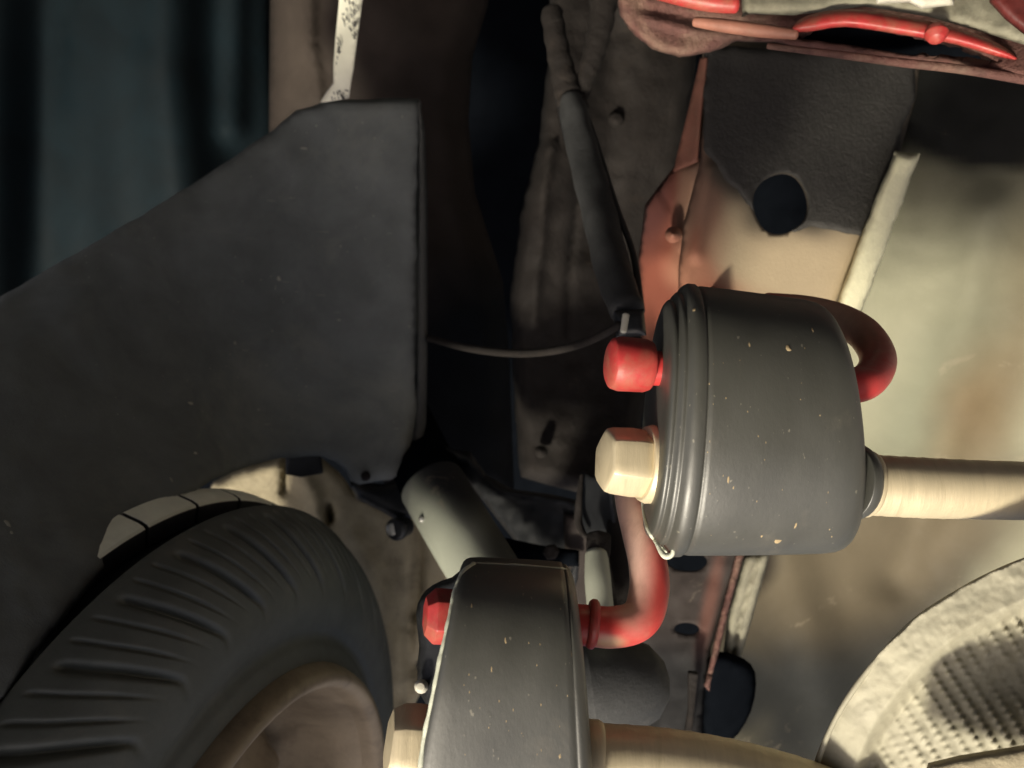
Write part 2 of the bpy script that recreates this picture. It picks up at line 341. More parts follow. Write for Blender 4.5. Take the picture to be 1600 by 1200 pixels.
# ---- lower crossmember with two holes
cm = thing('crossmember', 'dark brown crossmember plate with two dark holes, right of the bent red rod', 'crossmember')
def paint_cm(px, py): return blend(px, py, (.026, .020, .018), [(1108, 950, 10, 100, .2, (.09, .04, .03), .7), (1040, 1090, 120, 90, 0, (.006, .006, .007), .5)])
sheet('plate', [(880, 800), (1180, 815), (1162, 870), (1136, 930), (1112, 1010), (1100, 1100), (1092, 1260), (880, 1260)], [(880, 800, .76), (1150, 830, .74), (1095, 1200, .74), (900, 1200, .78)], M['body'], cm, step=8,
      holes=[ell(1072, 876, 33, 17, .08), ell(1073, 983, 20, 10, .05)], thick=.003, roll=.01, rollw=9, paint=paint_cm, nz=(.002, 30))
sheet('flange', [(1150, 862), (1164, 862), (1140, 950), (1126, 1010), (1108, 1080), (1100, 1072), (1118, 990), (1138, 910)], [(1150, 862, .735), (1110, 1050, .74)], M['pink'], cm, step=6, thick=.004, roll=.004, rollw=5)
sheet('seam_strip', [(1164, 866), (1204, 862), (1180, 950), (1158, 1030), (1128, 1030), (1140, 950)], [(1164, 866, .75), (1140, 1020, .76)], M['strip'], cm, step=6, thick=.003, roll=.006, rollw=9, ridges=[([(1186, 862), (1158, 960), (1146, 1020)], 3, -.006)])
sheet('rubber_pad', [(1106, 1030), (1150, 1024), (1180, 1050), (1174, 1110), (1140, 1160), (1096, 1160)], [(1106, 1030, .74), (1170, 1100, .75)], M['cavity'], cm, step=10, thick=.01, roll=.01, rollw=14, round_=3)
sheet('strut_plate', [(1076, 1050), (1092, 1052), (1080, 1160), (1070, 1200), (1062, 1198), (1076, 1110)], [(1076, 1050, .72), (1070, 1200, .72)], M['frame'], cm, step=7, thick=.006)
# ---- body flange along the top right
tf = thing('body_flange', 'dusty red welded flange with a long black slot across the top right', 'body flange')
slot = smooth_poly([(1246, 56), (1290, 36), (1350, 36), (1430, 50), (1510, 72), (1570, 106), (1500, 100), (1420, 86), (1340, 72), (1280, 64)], 4)
def fn_fl(X, Y, d):
    return d+np.array([.0022*min(1, 1.15-x/1700)*noise.fractal(Vector((x/14, y/7, 2)), .8, 2.2, 4) for x, y in zip(X, Y)])
sheet('lower_flange', [(960, -160), (1740, -160), (1740, 150), (1600, 124), (1500, 108), (1400, 98), (1300, 84), (1210, 66), (1150, 66), (1110, 82), (1060, 90), (1020, 78), (992, 56), (966, 20)],
      [(960, 0, .60), (1700, 0, .52), (1000, 80, .60), (1600, 110, .52), (1300, -160, .62)], M['pink'], tf, step=6, holes=[slot], thick=.005, roll=.008, rollw=12, fn=fn_fl, wave=3,
      ridges=[([(1010, 30), (1100, 52), (1260, 70)], 6, .004), ([(1000, 12), (1080, 28), (1240, 44)], 5, -.004)])
sheet('slot_lining', [(1230, 20), (1600, 60), (1600, 112), (1500, 106), (1400, 94), (1240, 72)], [(1230, 20, .60), (1600, 60, .56)], M['cavity'], tf, step=10, thick=.003)
tube('bottom_hem', [(1200, 72, .562, .0018), (1300, 84, .552, .0022), (1400, 97, .543, .0025), (1500, 108, .533, .0026), (1600, 124, .524, .0028), (1700, 142, .515, .0028)], M['pink'], tf, seg=14)
sheet('red_lip', [(1236, 46), (1262, 24), (1330, 14), (1420, 27), (1500, 45), (1560, 68), (1590, 92), (1556, 88), (1490, 69), (1400, 53), (1320, 42), (1262, 50)], [(1240, 40, .552), (1420, 40, .534), (1590, 96, .520), (1400, 0, .540)], M['red'], tf, step=4, thick=.003, roll=.0045, rollw=12, round_=3)
turned('paint_drop', (1462, 38, .532), (1464, 66, .528), [(0, .0012), (.2, .005), (.55, .0068), (.85, .0045), (1, .001)], M['red'], tf, seg=16)
tube('red_fold', [(990, -22, .566, .004), (1060, -6, .560, .0052), (1110, 4, .556, .0054), (1150, 8, .554, .0048)], M['red'], tf, seg=16)
tube('pale_fold', [(1086, 34, .578, .003), (1130, 40, .570, .004), (1190, 48, .562, .004), (1244, 54, .556, .003)], M['reddust'], tf, seg=14)
sheet('upper_panel', [(1150, -140), (1740, -140), (1740, 60), (1600, 70), (1540, 52), (1450, 26), (1350, 10), (1240, 24), (1160, 22)], [(1150, -100, .58), (1700, -100, .53), (1400, 20, .545)], M['strip'], tf, step=9, thick=.003, roll=.006, rollw=10, nz=(.003, 50))
sheet('cream_bracket', [(1350, -60), (1500, -60), (1490, 8), (1440, 14), (1420, 4), (1370, 6)], [(1350, -60, .52), (1480, 6, .525)], M['cream'], tf, step=8, thick=.004, roll=.004, rollw=8)
sheet('red_corner', [(1540, -100), (1740, -100), (1740, 90), (1620, 70), (1570, 30), (1546, 4)], [(1540, -60, .515), (1700, 80, .50)], mat('dark_red_paint', (.10, .018, .016), .5, var=.5, vscale=40), tf, step=8, thick=.004, roll=.006, rollw=14)
# ================================================================== WHEEL
wh = thing('wheel', 'road wheel with black tyre and dusty rim in the lower left corner', 'wheel')
C = Vector((-.283, .66, -.383)); yaw, cb = -.266, -.144
nl = Vector((math.cos(yaw)*math.cos(cb), math.sin(yaw)*math.cos(cb), math.sin(cb))); al = nl.cross(Vector((0, 0, 1))).normalized(); bl = nl.cross(al)
def wp(off, r, t):
    q = C+nl*off+(al*math.cos(t)+bl*math.sin(t))*r
    return cw(q.x, q.y, q.z)
def revolve(name, prof, m, parent, seg=360, disp=None, skew=0):
    vs = []; k = len(prof)
    for i in range(seg):
        t = 2*math.pi*i/seg
        for j, (o_, r) in enumerate(prof):
            do, dr = disp(j, o_, r, t) if disp else (0, 0)
            vs.append(wp(o_+do, r+dr, t-skew*(.3085-max(r, .258))))
    fs = [(i*k+j, i*k+j+1, ((i+1) % seg)*k+j+1, ((i+1) % seg)*k+j) for i in range(seg) for j in range(k-1)]
    me = bpy.data.meshes.new(name); me.from_pydata(vs, [], fs); me.update()
    bm = bmesh.new(); bm.from_mesh(me); bmesh.ops.recalc_face_normals(bm, faces=bm.faces); bm.to_mesh(me); bm.free()
    return obj(name, me, m, parent)
def interp_prof(pts, n):
    return [tuple(p) for p in smooth_poly(pts, n, False)]
side = interp_prof([(.052, .301), (.056, .3085), (.060, .3085), (.068, .303), (.081, .293), (.095, .272), (.102, .249), (.101, .232), (.098, .222), (.103, .214), (.106, .203), (.100, .198)], 6)
NR = 114; SKEW = 3.3
def rib(j, o_, r, t):                 # moulded shoulder ribs: alternating long and short grooves
    u = t*NR/(2*math.pi); k = int(math.floor(u)) % 3; f = u-math.floor(u)
    dep = {0: .0060, 1: .0020, 2: .0024}[k]; wd = .20 if k == 0 else .10
    g = math.exp(-((f-.5)/wd)**2)*dep
    lo, hi = (.262 if k == 0 else .274), .3045
    m = 1/(1+math.exp(-(r-lo)/.004))*(1 if r < hi else math.exp(-((r-hi)/.0016)**2))
    if k == 0: m = 1/(1+math.exp(-(r-lo)/.004))*(1/(1+math.exp((r-.3035)/.0008)))
    return (-g*m*.75, -g*m*.5)
ty = thing('tyre', '', ''); del ty['label'], ty['category']; ty.parent = wh
revolve('sidewall', side, M['tyre'], ty, seg=2600, disp=rib, skew=SKEW)
revolve('carcass', [(.060, .300), (.052, .299), (.040, .294), (-.02, .300), (-.06, .298), (-.085, .285), (-.10, .25), (-.09, .20)], M['rubberdark'], ty, seg=240)
# tread blocks beyond the circumferential groove, each its own piece
NB = 37
bt = None; nblk = 0
for i in range(NB):
    t0 = 2*math.pi*i/NB; t1 = t0+2*math.pi/NB*.945
    # only blocks in the upper, camera-facing half
    pt = wp(.03, .311, (t0+t1)/2); px, py, yy = to_px(pt)
    if yy < .05: continue
    if py > 1400 or px < -200: continue
    bm = bmesh.new(); n_ = 7; lay = []
    for s in range(n_):
        t = t0+(t1-t0)*s/(n_-1); sk = .004*math.sin(s/(n_-1)*math.pi*1.3)
        row = [bm.verts.new(wp(o_, r, t+(o_-.0)*.25)) for o_, r in ((.0335, .296), (.034, .3085), (.0325, .3102), (.028, .3118), (.014, .3142), (.012, .3132), (.012, .296))]
        lay.append(row)
    for a, b in zip(lay[:-1], lay[1:]):
        for j in range(6): bm.faces.new((a[j], a[j+1], b[j+1], b[j])).material_index = 1 if j in (0, 5) else 0
    bm.faces.new(lay[0]).material_index = 1; bm.faces.new(lay[-1][::-1]).material_index = 1; bmesh.ops.recalc_face_normals(bm, faces=bm.faces)
    me = bpy.data.meshes.new('tread_block'); bm.to_mesh(me); bm.free()
    o = obj('tread_block', me, [M['tread'], M['rubberdark']], ty, smooth=False)
    md = o.modifiers.new('edge', 'BEVEL'); md.width = .0009; md.segments = 2
    nblk += 1
rm = thing('rim', '', ''); del rm['label'], rm['category']; rm.parent = wh
revolve('rim_flange', interp_prof([(.098, .203), (.106, .205), (.118, .201), (.121, .195), (.116, .189), (.104, .186)], 5), M['rim'], rm, seg=240)
revolve('rim_barrel', interp_prof([(.104, .186), (.085, .180), (.060, .176), (.035, .170), (.02, .16), (.02, .15)], 4), M['rim'], rm, seg=240)
def spoke(j, o_, r, t): return (.018*max(0, math.cos(5*t+.6))**2*(1 if r < .16 else .4), 0)
revolve('rim_disc', interp_prof([(.02, .172), (.028, .15), (.040, .12), (.05, .09), (.055, .06), (.055, .03), (.055, .001)], 5), M['rim'], rm, seg=240, disp=spoke)
# ================================================================== LINER
ln = thing('wheel_arch_liner', 'large dark grey felt wheel arch liner above the tyre, with a straight right edge', 'wheel arch liner')
LO = [(-260, 640), (-120, 545), (0, 464), (120, 395), (240, 325), (340, 262), (430, 200), (462, 172), (510, 158), (580, 154), (654, 152), (657, 160), (656, 330), (655, 500), (652, 640), (643, 690), (634, 735), (610, 748), (562, 756), (548, 752), (540, 735), (524, 722), (500, 714),
      (440, 716), (390, 728), (330, 750), (270, 790), (200, 850), (150, 905), (70, 1005), (0, 1110), (-60, 1240), (-260, 1240)]
sheet('felt_panel', LO, [(-260, 640, .52), (0, 480, .66), (430, 200, .85), (650, 160, .85), (650, 700, .84), (440, 724, .79), (330, 755, .665), (240, 805, .60), (170, 868, .545), (130, 905, .52), (0, 1040, .455), (-200, 1240, .38), (300, 500, .76)], M['felt'], ln, step=11, thick=.005, roll=.008, rollw=12, nz=(.0025, 70), wave=3,
      ridges=[([(0, 560), (180, 440), (330, 340), (440, 240)], 34, .010), ([(470, 230), (380, 420), (300, 560), (180, 760)], 70, -.006), ([(400, 380), (500, 700)], 80, .004)])
sheet('edge_strip', [(655, 156), (664, 200), (668, 300), (668, 560), (666, 660), (658, 700), (640, 738), (634, 734), (643, 690), (651, 640), (654, 500), (655, 330)], [(655, 160, .852), (668, 600, .862), (640, 730, .852)], M['feltedge'], ln, step=6, thick=.004, roll=.003, rollw=5)
LD = tps([(-260, 640, .52), (0, 480, .66), (430, 200, .85), (650, 160, .85), (650, 700, .84), (440, 724, .79), (330, 755, .665), (240, 805, .60), (170, 868, .545), (130, 905, .52), (0, 1040, .455), (-200, 1240, .38), (300, 500, .76)])
for x, y, r in ((571, 744, .0042),):
    if r: turned('stud', (x, y, LD(x, y)+.002), (x+.5, y+.5, LD(x, y)-.006), [(0, r), (.5, r*1.1), (.85, r*.7), (1, r*.1)], M['frame'], ln, seg=10)
sheet('liner_tab', [(446, 708), (500, 708), (504, 740), (470, 746), (446, 742)], [(446, 708, .865), (500, 740, .865)], M['rubberdark'], ln, step=8, thick=.006)
lf = thing('splash_flap', 'small dark plastic flap with a bright clip below the liner corner', 'splash flap')
sheet('flap', [(546, 752), (600, 756), (640, 740), (668, 720), (700, 740), (672, 770), (660, 800), (640, 812), (618, 812), (590, 796), (556, 780)], [(546, 756, .87), (700, 740, .88), (620, 810, .86)], M['rubberdark'], lf, step=8, thick=.008, roll=.010, rollw=14)
turned('clip', (634, 822, .865), (616, 828, .845), [(0, .009), (.6, .009), (.62, .0105), (.9, .0105), (1, .008)], M['rubberdark'], lf, seg=16)
turned('clip_face', (617, 826, .850), (615, 827, .845), [(0, .0070), (.6, .0074), (1, .005)], M['bolt'], lf, seg=16)
# ================================================================== paper tag
tg = thing('paper_tag', 'narrow off-white paper tag with smudged print hanging above the liner', 'tag')
sheet('tag_strip', [(528, -60), (572, -60), (566, 0), (558, 60), (552, 108), (548, 130), (545, 153), (520, 158), (500, 161), (510, 144), (521, 130), (521, 100), (524, 60), (530, 0)],
      [(530, -60, .80), (566, 0, .805), (522, 125, .80), (500, 160, .815), (545, 150, .80)], M['paper'], tg, step=6, thick=.0006, roll=0, nz=(.001, 30))
bm = bmesh.new()
def stroke(bm, a, b, w_, d=.7985):
    a = np.array(a, float); b = np.array(b, float); t = (b-a)/max(np.linalg.norm(b-a), 1e-6); n = np.array([-t[1], t[0]])*w_
    q = [bm.verts.new(W(*(p+s), d)) for p, s in ((a, n), (b, n), (b, -n), (a, -n))]; bm.faces.new(q)
rs = random.Random(3)
for i in range(120):                  # smudged block print at the top of the tag
    y = rs.uniform(-30, 62); x0 = 536+(-y)*.09; x = rs.uniform(x0, 560-y*.05 if y < 20 else 557-y*.03)
    if y > 38 and x < 540+(y-38)*.55: continue
    L = rs.uniform(2, 7); stroke(bm, (x, y), (x+L*.35, y+L), rs.uniform(.4, .9))
glyphs = [((527, 58), (531, 66)), ((527, 66), (530, 72)), ((531, 64), (533, 71)), ((527, 73), (532, 75)), ((527, 76), (532, 82)), ((529, 73), (530, 82)), ((526, 80), (531, 84)), ((527, 88), (528, 96)), ((525, 97), (528, 109)), ((525, 97), (529, 101)), ((529, 101), (528, 105))]
for a, b in glyphs: stroke(bm, a, b, .8)
for i in range(26):
    x = rs.uniform(508, 545); y = rs.uniform(138, 155)
    if x < 520 and y < 150: continue
    stroke(bm, (x, y), (x+2, y+rs.uniform(2, 6)), .7)
me = bpy.data.meshes.new('print'); bm.to_mesh(me); bm.free(); obj('print', me, M['ink'], tg, smooth=False)
# ================================================================== dusty suspension casting
dc = sheet('suspension_casting', [(300, 830), (316, 790), (332, 752), (380, 730), (440, 716), (500, 716), (530, 738), (550, 766), (600, 790), (640, 800), (680, 780), (730, 830), (760, 930), (720, 970), (664, 990), (652, 1040), (664, 1076), (650, 1100), (628, 1130), (600, 1180), (420, 1100), (340, 900)],
           [(300, 800, 1.02), (500, 720, 1.0), (640, 830, .98), (740, 900, .98), (640, 1100, 1.0), (450, 1000, 1.03), (520, 830, .985)], M['dust'], step=7, thick=.012, roll=.014, rollw=16, nz=(.003, 40), wave=3,
           ridges=[([(446, 712), (444, 770)], 5, -.014), ([(656, 820), (654, 890), (646, 960)], 9, -.018), ([(512, 796), (516, 812)], 7, -.03), ([(474, 740), (500, 800)], 14, .010), ([(560, 850), (600, 940), (625, 1060)], 20, .012), ([(640, 980), (638, 1100)], 10, -.012)])
tag(dc, 'dusty tan suspension casting showing between the tyre and the lower black block', 'suspension part')
# ================================================================== shock absorber tube and dark arm
st = thing('shock_absorber', 'pale grey cylinder slanting down behind the lower black block', 'shock absorber')
tube('tube_body', [(676, 760, .79, .0285), (724, 840, .75, .0280), (772, 920, .72, .0275), (800, 980, .70, .0270)], M['body'], st, seg=48, per=14, capr=.15, paint=lambda x, y: blend(x, y, (.27, .285, .235), [(720, 735, 130, 62, .45, (.012, .013, .015), .45), (800, 860, 40, 90, -.5, (.05, .052, .045), .6)]))  # dark top and right side are shade painted into the grey
tube('dust_boot', [(630, 660, .93, .030), (660, 725, .875, .0300), (682, 770, .800, .0290)], M['cavity'], st, seg=32, capr=.2)
turned('rivet', (664, 812, .765), (659, 811, .745), [(0, .004), (.6, .004), (1, .002)], M['bolt'], st, seg=12)
ar = thing('control_arm', 'black pressed control arm between the grey cylinder and the upper black block', 'control arm')
sheet('arm_plate', [(690, 700), (735, 706), (760, 742), (800, 764), (860, 772), (914, 784), (912, 850), (908, 900), (880, 1000), (760, 1000), (830, 880), (800, 840), (745, 770)], [(690, 700, .84), (914, 784, .76), (900, 900, .76), (760, 900, .82)], M['rubberdark'], ar, step=7, thick=.008, roll=.010, rollw=10, nz=(.002, 30),
      ridges=[([(735, 722), (780, 768), (850, 780), (912, 792)], 6, .008)])
sheet('dark_recess', [(790, 840), (845, 852), (905, 860), (905, 885), (790, 885)], [(790, 840, .765), (905, 870, .745)], M['cavity'], ar, step=8, thick=.004, roll=.004, rollw=6)
turned('bolt_head', (862, 862, .755), (860, 863, .735), [(0, .0065), (.8, .0065), (1, .005)], M['frame'], ar, seg=24, flat=6)
bk = thing('hanger_bracket', 'dark upright bracket with a pale bushing just left of the bent red rod', 'bracket')
sheet('bracket_plate', [(906, 738), (912, 736), (958, 752), (966, 820), (958, 836), (914, 838), (903, 826), (904, 790)], [(906, 738, .66), (958, 752, .63), (910, 830, .655)], M['rubberdark'], bk, step=6, thick=.005, roll=.004, rollw=7)
tube('bracket_edge', [(909, 742, .655, .0013), (905, 780, .65, .0024), (904, 815, .648, .0028), (914, 838, .642, .002)], M['frame'], bk, seg=10)
turned('bushing_collar', (936, 836, .62), (934, 874, .61), [(0, .0075), (.1, .0092), (.6, .0092), (1, .0080)], M['frame'], bk, seg=24, flat=6)
tube('bushing_sleeve', [(932, 866, .61, .0075), (934, 905, .60, .0085), (938, 950, .59, .0085), (942, 985, .58, .0085)], M['grey'], bk, seg=28)
tube('side_sleeve', [(962, 700, .66, .010), (968, 800, .64, .010), (975, 900, .62, .010), (980, 960, .61, .010)], M['frame'], bk, seg=24)
gb = thing('rod_end_guard', 'small black rubber guard behind the left end of the lower black block', 'rubber guard')
sheet('guard_plate', [(650, 960), (658, 932), (676, 914), (706, 902), (740, 900), (740, 1120), (672, 1110), (652, 1060), (655, 1010)], [(650, 960, .47), (740, 1000, .45), (660, 1100, .46)], M['rubberdark'], gb, step=7, thick=.008, roll=.008, rollw=10, round_=2)
turned('guard_bolt', (660, 1072, .46), (657, 1073, .452), [(0, .003), (.6, .0035), (1, .002)], M['cream'], gb, seg=12)
bs = thing('bump_stop', 'smooth dark grey rubber bump stop below the bent red rod', 'bump stop')
turned('stop_body', (880, 1080, .60), (1046, 1062, .60), [(0, .022), (.25, .034), (.6, .031), (.85, .023), (.97, .012), (1, .002)], M['hose'], bs, seg=36)
# ================================================================== sleeve, harness, cable
hs = thing('wiring_sleeve', 'thick black foam sleeve slanting down to the upper black block', 'wiring sleeve')
tube('sleeve', [(893, 158, .74, .0105), (910, 230, .72, .0120), (934, 330, .68, .0128), (958, 420, .64, .0125), (980, 486, .60, .0112)], M['hose'], hs, seg=26, bump=lambda i, a: .05*math.sin(3*a+i*.3)+.03*math.sin(i*1.3))
tube('wrapped_end', [(862, 20, .76, .009), (874, 90, .75, .0095), (890, 150, .745, .0115), (898, 172, .74, .0115)], M['frame'], hs, seg=20, bump=lambda i, a: .07*math.sin(i*1.9+a))
tube('left_wire', [(868, 130, .75, .0022), (888, 230, .73, .0022), (918, 340, .69, .0022), (948, 430, .65, .0022), (964, 492, .61, .0022)], M['rubberdark'], hs, seg=10)
tube('right_wire', [(910, 160, .74, .0022), (934, 230, .72, .0024), (962, 320, .68, .0024), (990, 400, .65, .0024), (1002, 486, .61, .0026)], M['rubberdark'], hs, seg=10)
tube('harness_branch', [(948, -30, .76, .012), (936, 50, .75, .010), (920, 110, .745, .008), (906, 162, .742, .0045)], M['frame'], hs, seg=18, bump=lambda i, a: .08*math.sin(i*2.3+2*a))
sheet('connector', [(958, 486), (1006, 482), (1010, 524), (962, 528)], [(958, 486, .585), (1010, 524, .575)], M['rubberdark'], hs, step=6, thick=.016, roll=.005, rollw=8)
tube('clip_tab', [(978, 492, .572, .0022), (974, 518, .570, .0020)], M['cream'], hs, seg=10)
cb_ = tag(tube('thin_cable', [(652, 522, .90, .0030), (690, 534, .83, .0032), (745, 546, .75, .0033), (810, 552, .70, .0032), (870, 547, .65, .0029), (920, 533, .61, .0027), (968, 508, .58, .0026)], M['frame'], seg=12, per=12), 'thin dusty cable sagging from the liner edge to the black sleeve', 'cable')
# ================================================================== ISOLATORS
def isolator(name, label, L, R, yt, yb, dc_, depth, stations, nexp=2.5, seg=96, seam=None, yrot=0):
    """moulded rubber block. L/R: left and right face x at (top, bottom); yt/yb: top and bottom edge y at (left, right)"""
    root = thing(name, label, 'exhaust hanger', 'black rubber exhaust hangers')
    vs = []
    for s, k in stations:
        for j in range(seg):
            a = 2*math.pi*j/seg; ca, sa = math.cos(a), math.sin(a)
            h = math.copysign(abs(ca)**(2/nexp), ca)*k[0]; wv = math.copysign(abs(sa)**(2/nexp), sa)*k[1]
            hh = (1-h)/2
            px = (L[0]+(L[1]-L[0])*hh)*(1-s)+(R[0]+(R[1]-R[0])*hh)*s
            T = yt[0]+(yt[1]-yt[0])*s; B = yb[0]+(yb[1]-yb[0])*s
            py = (T+B)/2-h*(B-T)/2
            d = dc_[0]+(dc_[1]-dc_[0])*s-wv*depth
            # keep height in metres: photo height is scaled at the mid distance
            dm = dc_[0]+(dc_[1]-dc_[0])*s
            q = W(px, py, dm); q = q+(cw(0, d-dm, 0)-cw(0, 0, 0)); vs.append(q)
    n = len(stations)
    fs = [(i*seg+j, i*seg+(j+1) % seg, (i+1)*seg+(j+1) % seg, (i+1)*seg+j) for i in range(n-1) for j in range(seg)]
    fs += [tuple(range(seg))[::-1], tuple((n-1)*seg+j for j in range(seg))]
    me = bpy.data.meshes.new('rubber_block'); me.from_pydata(vs, [], fs); me.update()
    bm = bmesh.new(); bm.from_mesh(me); bmesh.ops.recalc_face_normals(bm, faces=bm.faces); bm.to_mesh(me); bm.free()
    obj('rubber_block', me, M['rubber'], root)
    return root
up = isolator('exhaust_hanger', 'upper black rubber hanger block, right of centre, between the red loop and beige bolt head', (1040, 1004), (1290, 1326), (440, 468), (868, 868), (.405, .415), .042,
    [(0, (.70, .70)), (.0, (.80, .80)), (.012, (.85, .85)), (.026, (.87, .87)), (.034, (.855, .855)), (.042, (.86, .86)), (.056, (.91, .91)), (.070, (.93, .93)), (.078, (.92, .92)), (.086, (.935, .93)), (.10, (.975, .97)), (.115, (.99, .99)), (.13, (1, 1)), (.165, (1, 1)), (.178, (.985, .98)), (.182, (.975, .965)), (.188, (.985, .985)), (.21, (.99, .995)),
     (.4, (.99, .99)), (.6, (.985, .985)), (.75, (.98, .98)), (.84, (.975, .975)), (.90, (.965, .96)), (.935, (.945, .935)), (.96, (.915, .90)), (.98, (.87, .85)), (.992, (.82, .79)), (1.0, (.75, .71)), (1.003, (.55, .5))], nexp=2.15)
turned('collar', (1326, 752, .398), (1346, 754, .400), [(0, .0165), (.5, .0165), (.85, .0155), (1, .0138)], M['rubber'], up)
lo = isolator('exhaust_hanger', 'lower black rubber hanger block at the bottom edge, with a painted sunlit left edge', (722, 628), (896, 930), (874, 882), (1330, 1330), (.385, .395), .039,
    [(0, (.80, .78)), (0, (.93, .90)), (.012, (.965, .94)), (.035, (.985, .97)), (.07, (.995, .985)), (.15, (1, 1)), (.4, (1, 1)), (.7, (1, 1)), (.86, (.995, 1)), (.90, (.992, .995)), (.908, (.975, .97)), (.916, (.985, .985)), (.94, (.975, .975)), (.97, (.95, .94)), (.99, (.91, .88)), (1, (.80, .76))], nexp=2.7)
from mathutils.bvhtree import BVHTree
def flecks(root, pts, m, name='mud_flecks', part='rubber_block'):
    blk = [c for c in root.children if c.name.startswith(part)][0]
    bv = BVHTree.FromPolygons([v.co for v in blk.data.vertices], [tuple(p.vertices) for p in blk.data.polygons])
    bm = bmesh.new(); o0 = Vector((0, 0, CAMZ)); rq = random.Random(5)
    for x, y, rx, ry in pts:
        dr = (W(x, y, 1)-o0).normalized(); loc, no, _, _ = bv.ray_cast(o0, dr)
        if loc is None: continue
        sc_ = (loc-o0).length/FPX; up_ = (W(x, y-1, 1)-W(x, y, 1)).normalized(); ti = no.cross(up_).normalized(); up_ = ti.cross(no)
        q = [bm.verts.new(loc+no*.00002+ti*math.cos(a)*rx*sc_*rq.uniform(.6, 1.2)+up_*math.sin(a)*ry*sc_*rq.uniform(.6, 1.2)) for a in [k*math.pi/3.5 for k in range(7)]]
        c = bm.verts.new(loc+no*min(rx, ry)*sc_*.5)
        for k in range(7): bm.faces.new((q[k], q[(k+1) % 7], c))
    bmesh.ops.recalc_face_normals(bm, faces=bm.faces)
    me = bpy.data.meshes.new(name); bm.to_mesh(me); bm.free(); o = obj(name, me, m, root); o['kind'] = 'stuff'
def edge_on(root, name, pts, r, m, lift=0):
    blk = [c for c in root.children if c.name.startswith('rubber_block')][0]
    bv = BVHTree.FromPolygons([v.co for v in blk.data.vertices], [tuple(p.vertices) for p in blk.data.polygons]); o0 = Vector((0, 0, CAMZ)); out = []
    for k, (x, y) in enumerate(smooth_poly(pts, 6, False)):
        for sh in range(0, 14):
            xx = x+(920-x)*.002*sh; yy = y+(1000-y)*.002*sh if root is lo else y+(650-y)*.004*sh
            loc, no, _, _ = bv.ray_cast(o0, (W(xx, yy, 1)-o0).normalized())
            if loc is not None: break
        if loc is None: continue
        out.append((*(loc+no*lift), r*(.75+.35*noise.noise(Vector((k*.7, r*1e3, 0))))))
    out[0] = (*out[0][:3], r*.2); out[-1] = (*out[-1][:3], r*.2)
    tube(name, out, m, root, world=True, per=2, seg=10)
edge_on(lo, 'lit_edge', [(742, 880), (722, 896), (709, 930), (698, 980), (686, 1040), (674, 1100), (662, 1160), (652, 1240)], .0013, M['litedge'])  # sunlit rims laid on as thin pale tubes
edge_on(lo, 'lit_edge', [(742, 880), (790, 882), (840, 885), (892, 890)], .0006, M['litedge'])
edge_on(up, 'lit_edge', [(1007, 745), (1005, 790), (1012, 825), (1026, 848), (1042, 862)], .0012, M['litedge'])
tube('torn_flap', [(1026, 850, .395, .0008), (1038, 868, .392, .0014), (1050, 866, .390, .0011), (1052, 852, .389, .0006)], M['litedge'], up, seg=8)
rq = random.Random(11)
flecks(up, [(1232, 545, 4.5, 6), (1171, 539, 1.5, 5), (1138, 750, 2, 5), (1146, 762, 1.5, 3), (1270, 516, 1.5, 5), (1215, 846, 7, 5), (1243, 822, 2, 6), (1190, 838, 2, 3), (1085, 484, 3, 4)]+[(rq.uniform(1090, 1300), rq.uniform(480, 840), rq.uniform(.5, 1.1), rq.uniform(.8, 2.6)) for _ in range(26)], M['fleck'])
flecks(lo, [(790, 1002, 1.5, 5), (737, 947, 1.2, 4), (768, 1046, 1.2, 4), (893, 1022, 2, 5), (875, 1182, 2, 4)]+[(rq.uniform(720, 890), rq.uniform(890, 1190), rq.uniform(.5, 1.0), rq.uniform(.8, 2.6)) for _ in range(26)], M['fleck'])
flecks(ln, [(436, 436, 3, 4.5), (367, 536, 2.5, 3.5), (12, 818, 4, 7), (18, 832, 3, 4), (306, 708, 5, 3), (298, 630, 6, 3), (268, 750, 2, 5), (404, 640, 3, 1.5), (476, 232, 7, 1.2), (530, 500, 3, 1.5)]+[(rq.uniform(60, 640), rq.uniform(170, 700), rq.uniform(.5, 1.3), rq.uniform(.5, 1.6)) for _ in range(90)]+[(x_, y_, rq.uniform(5, 14), .35) for x_, y_ in [(rq.uniform(200, 620), rq.uniform(260, 690)) for _ in range(14)]], M['chip'], 'dust_flecks', 'felt_panel')
# ================================================================== RODS
r1 = thing('red_hanger_rod', 'red painted rod through the upper black block, looping back at its right end', 'hanger rod', 'red body-side hanger rods')
tube('rod', [(1010, 575, .400, .0075), (1120, 580, .402, .0075), (1250, 596, .402, .0076), (1320, 603, .404, .0078), (1356, 594, .412, .0080), (1372, 562, .428, .0082), (1352, 524, .448, .0082), (1312, 500, .465, .0082), (1260, 486, .485, .0080), (1200, 480, .51, .008)], M['redpaint'], r1, seg=28, per=10, paint=lambda x, y: blend(x, y, (.44, .034, .034), [(1300, 492, 80, 42, .5, (.50, .29, .18), .7)]))
turned('rod_head', (1016, 572, .399), (951, 567, .396), [(0, .0105), (.15, .0115), (.75, .0118), (.93, .0108), (1, .0085)], M['red'], r1)
r2 = thing('red_hanger_rod', 'bent red rod leaving the lower black block and curving up behind the upper bolt head', 'hanger rod', 'red body-side hanger rods')
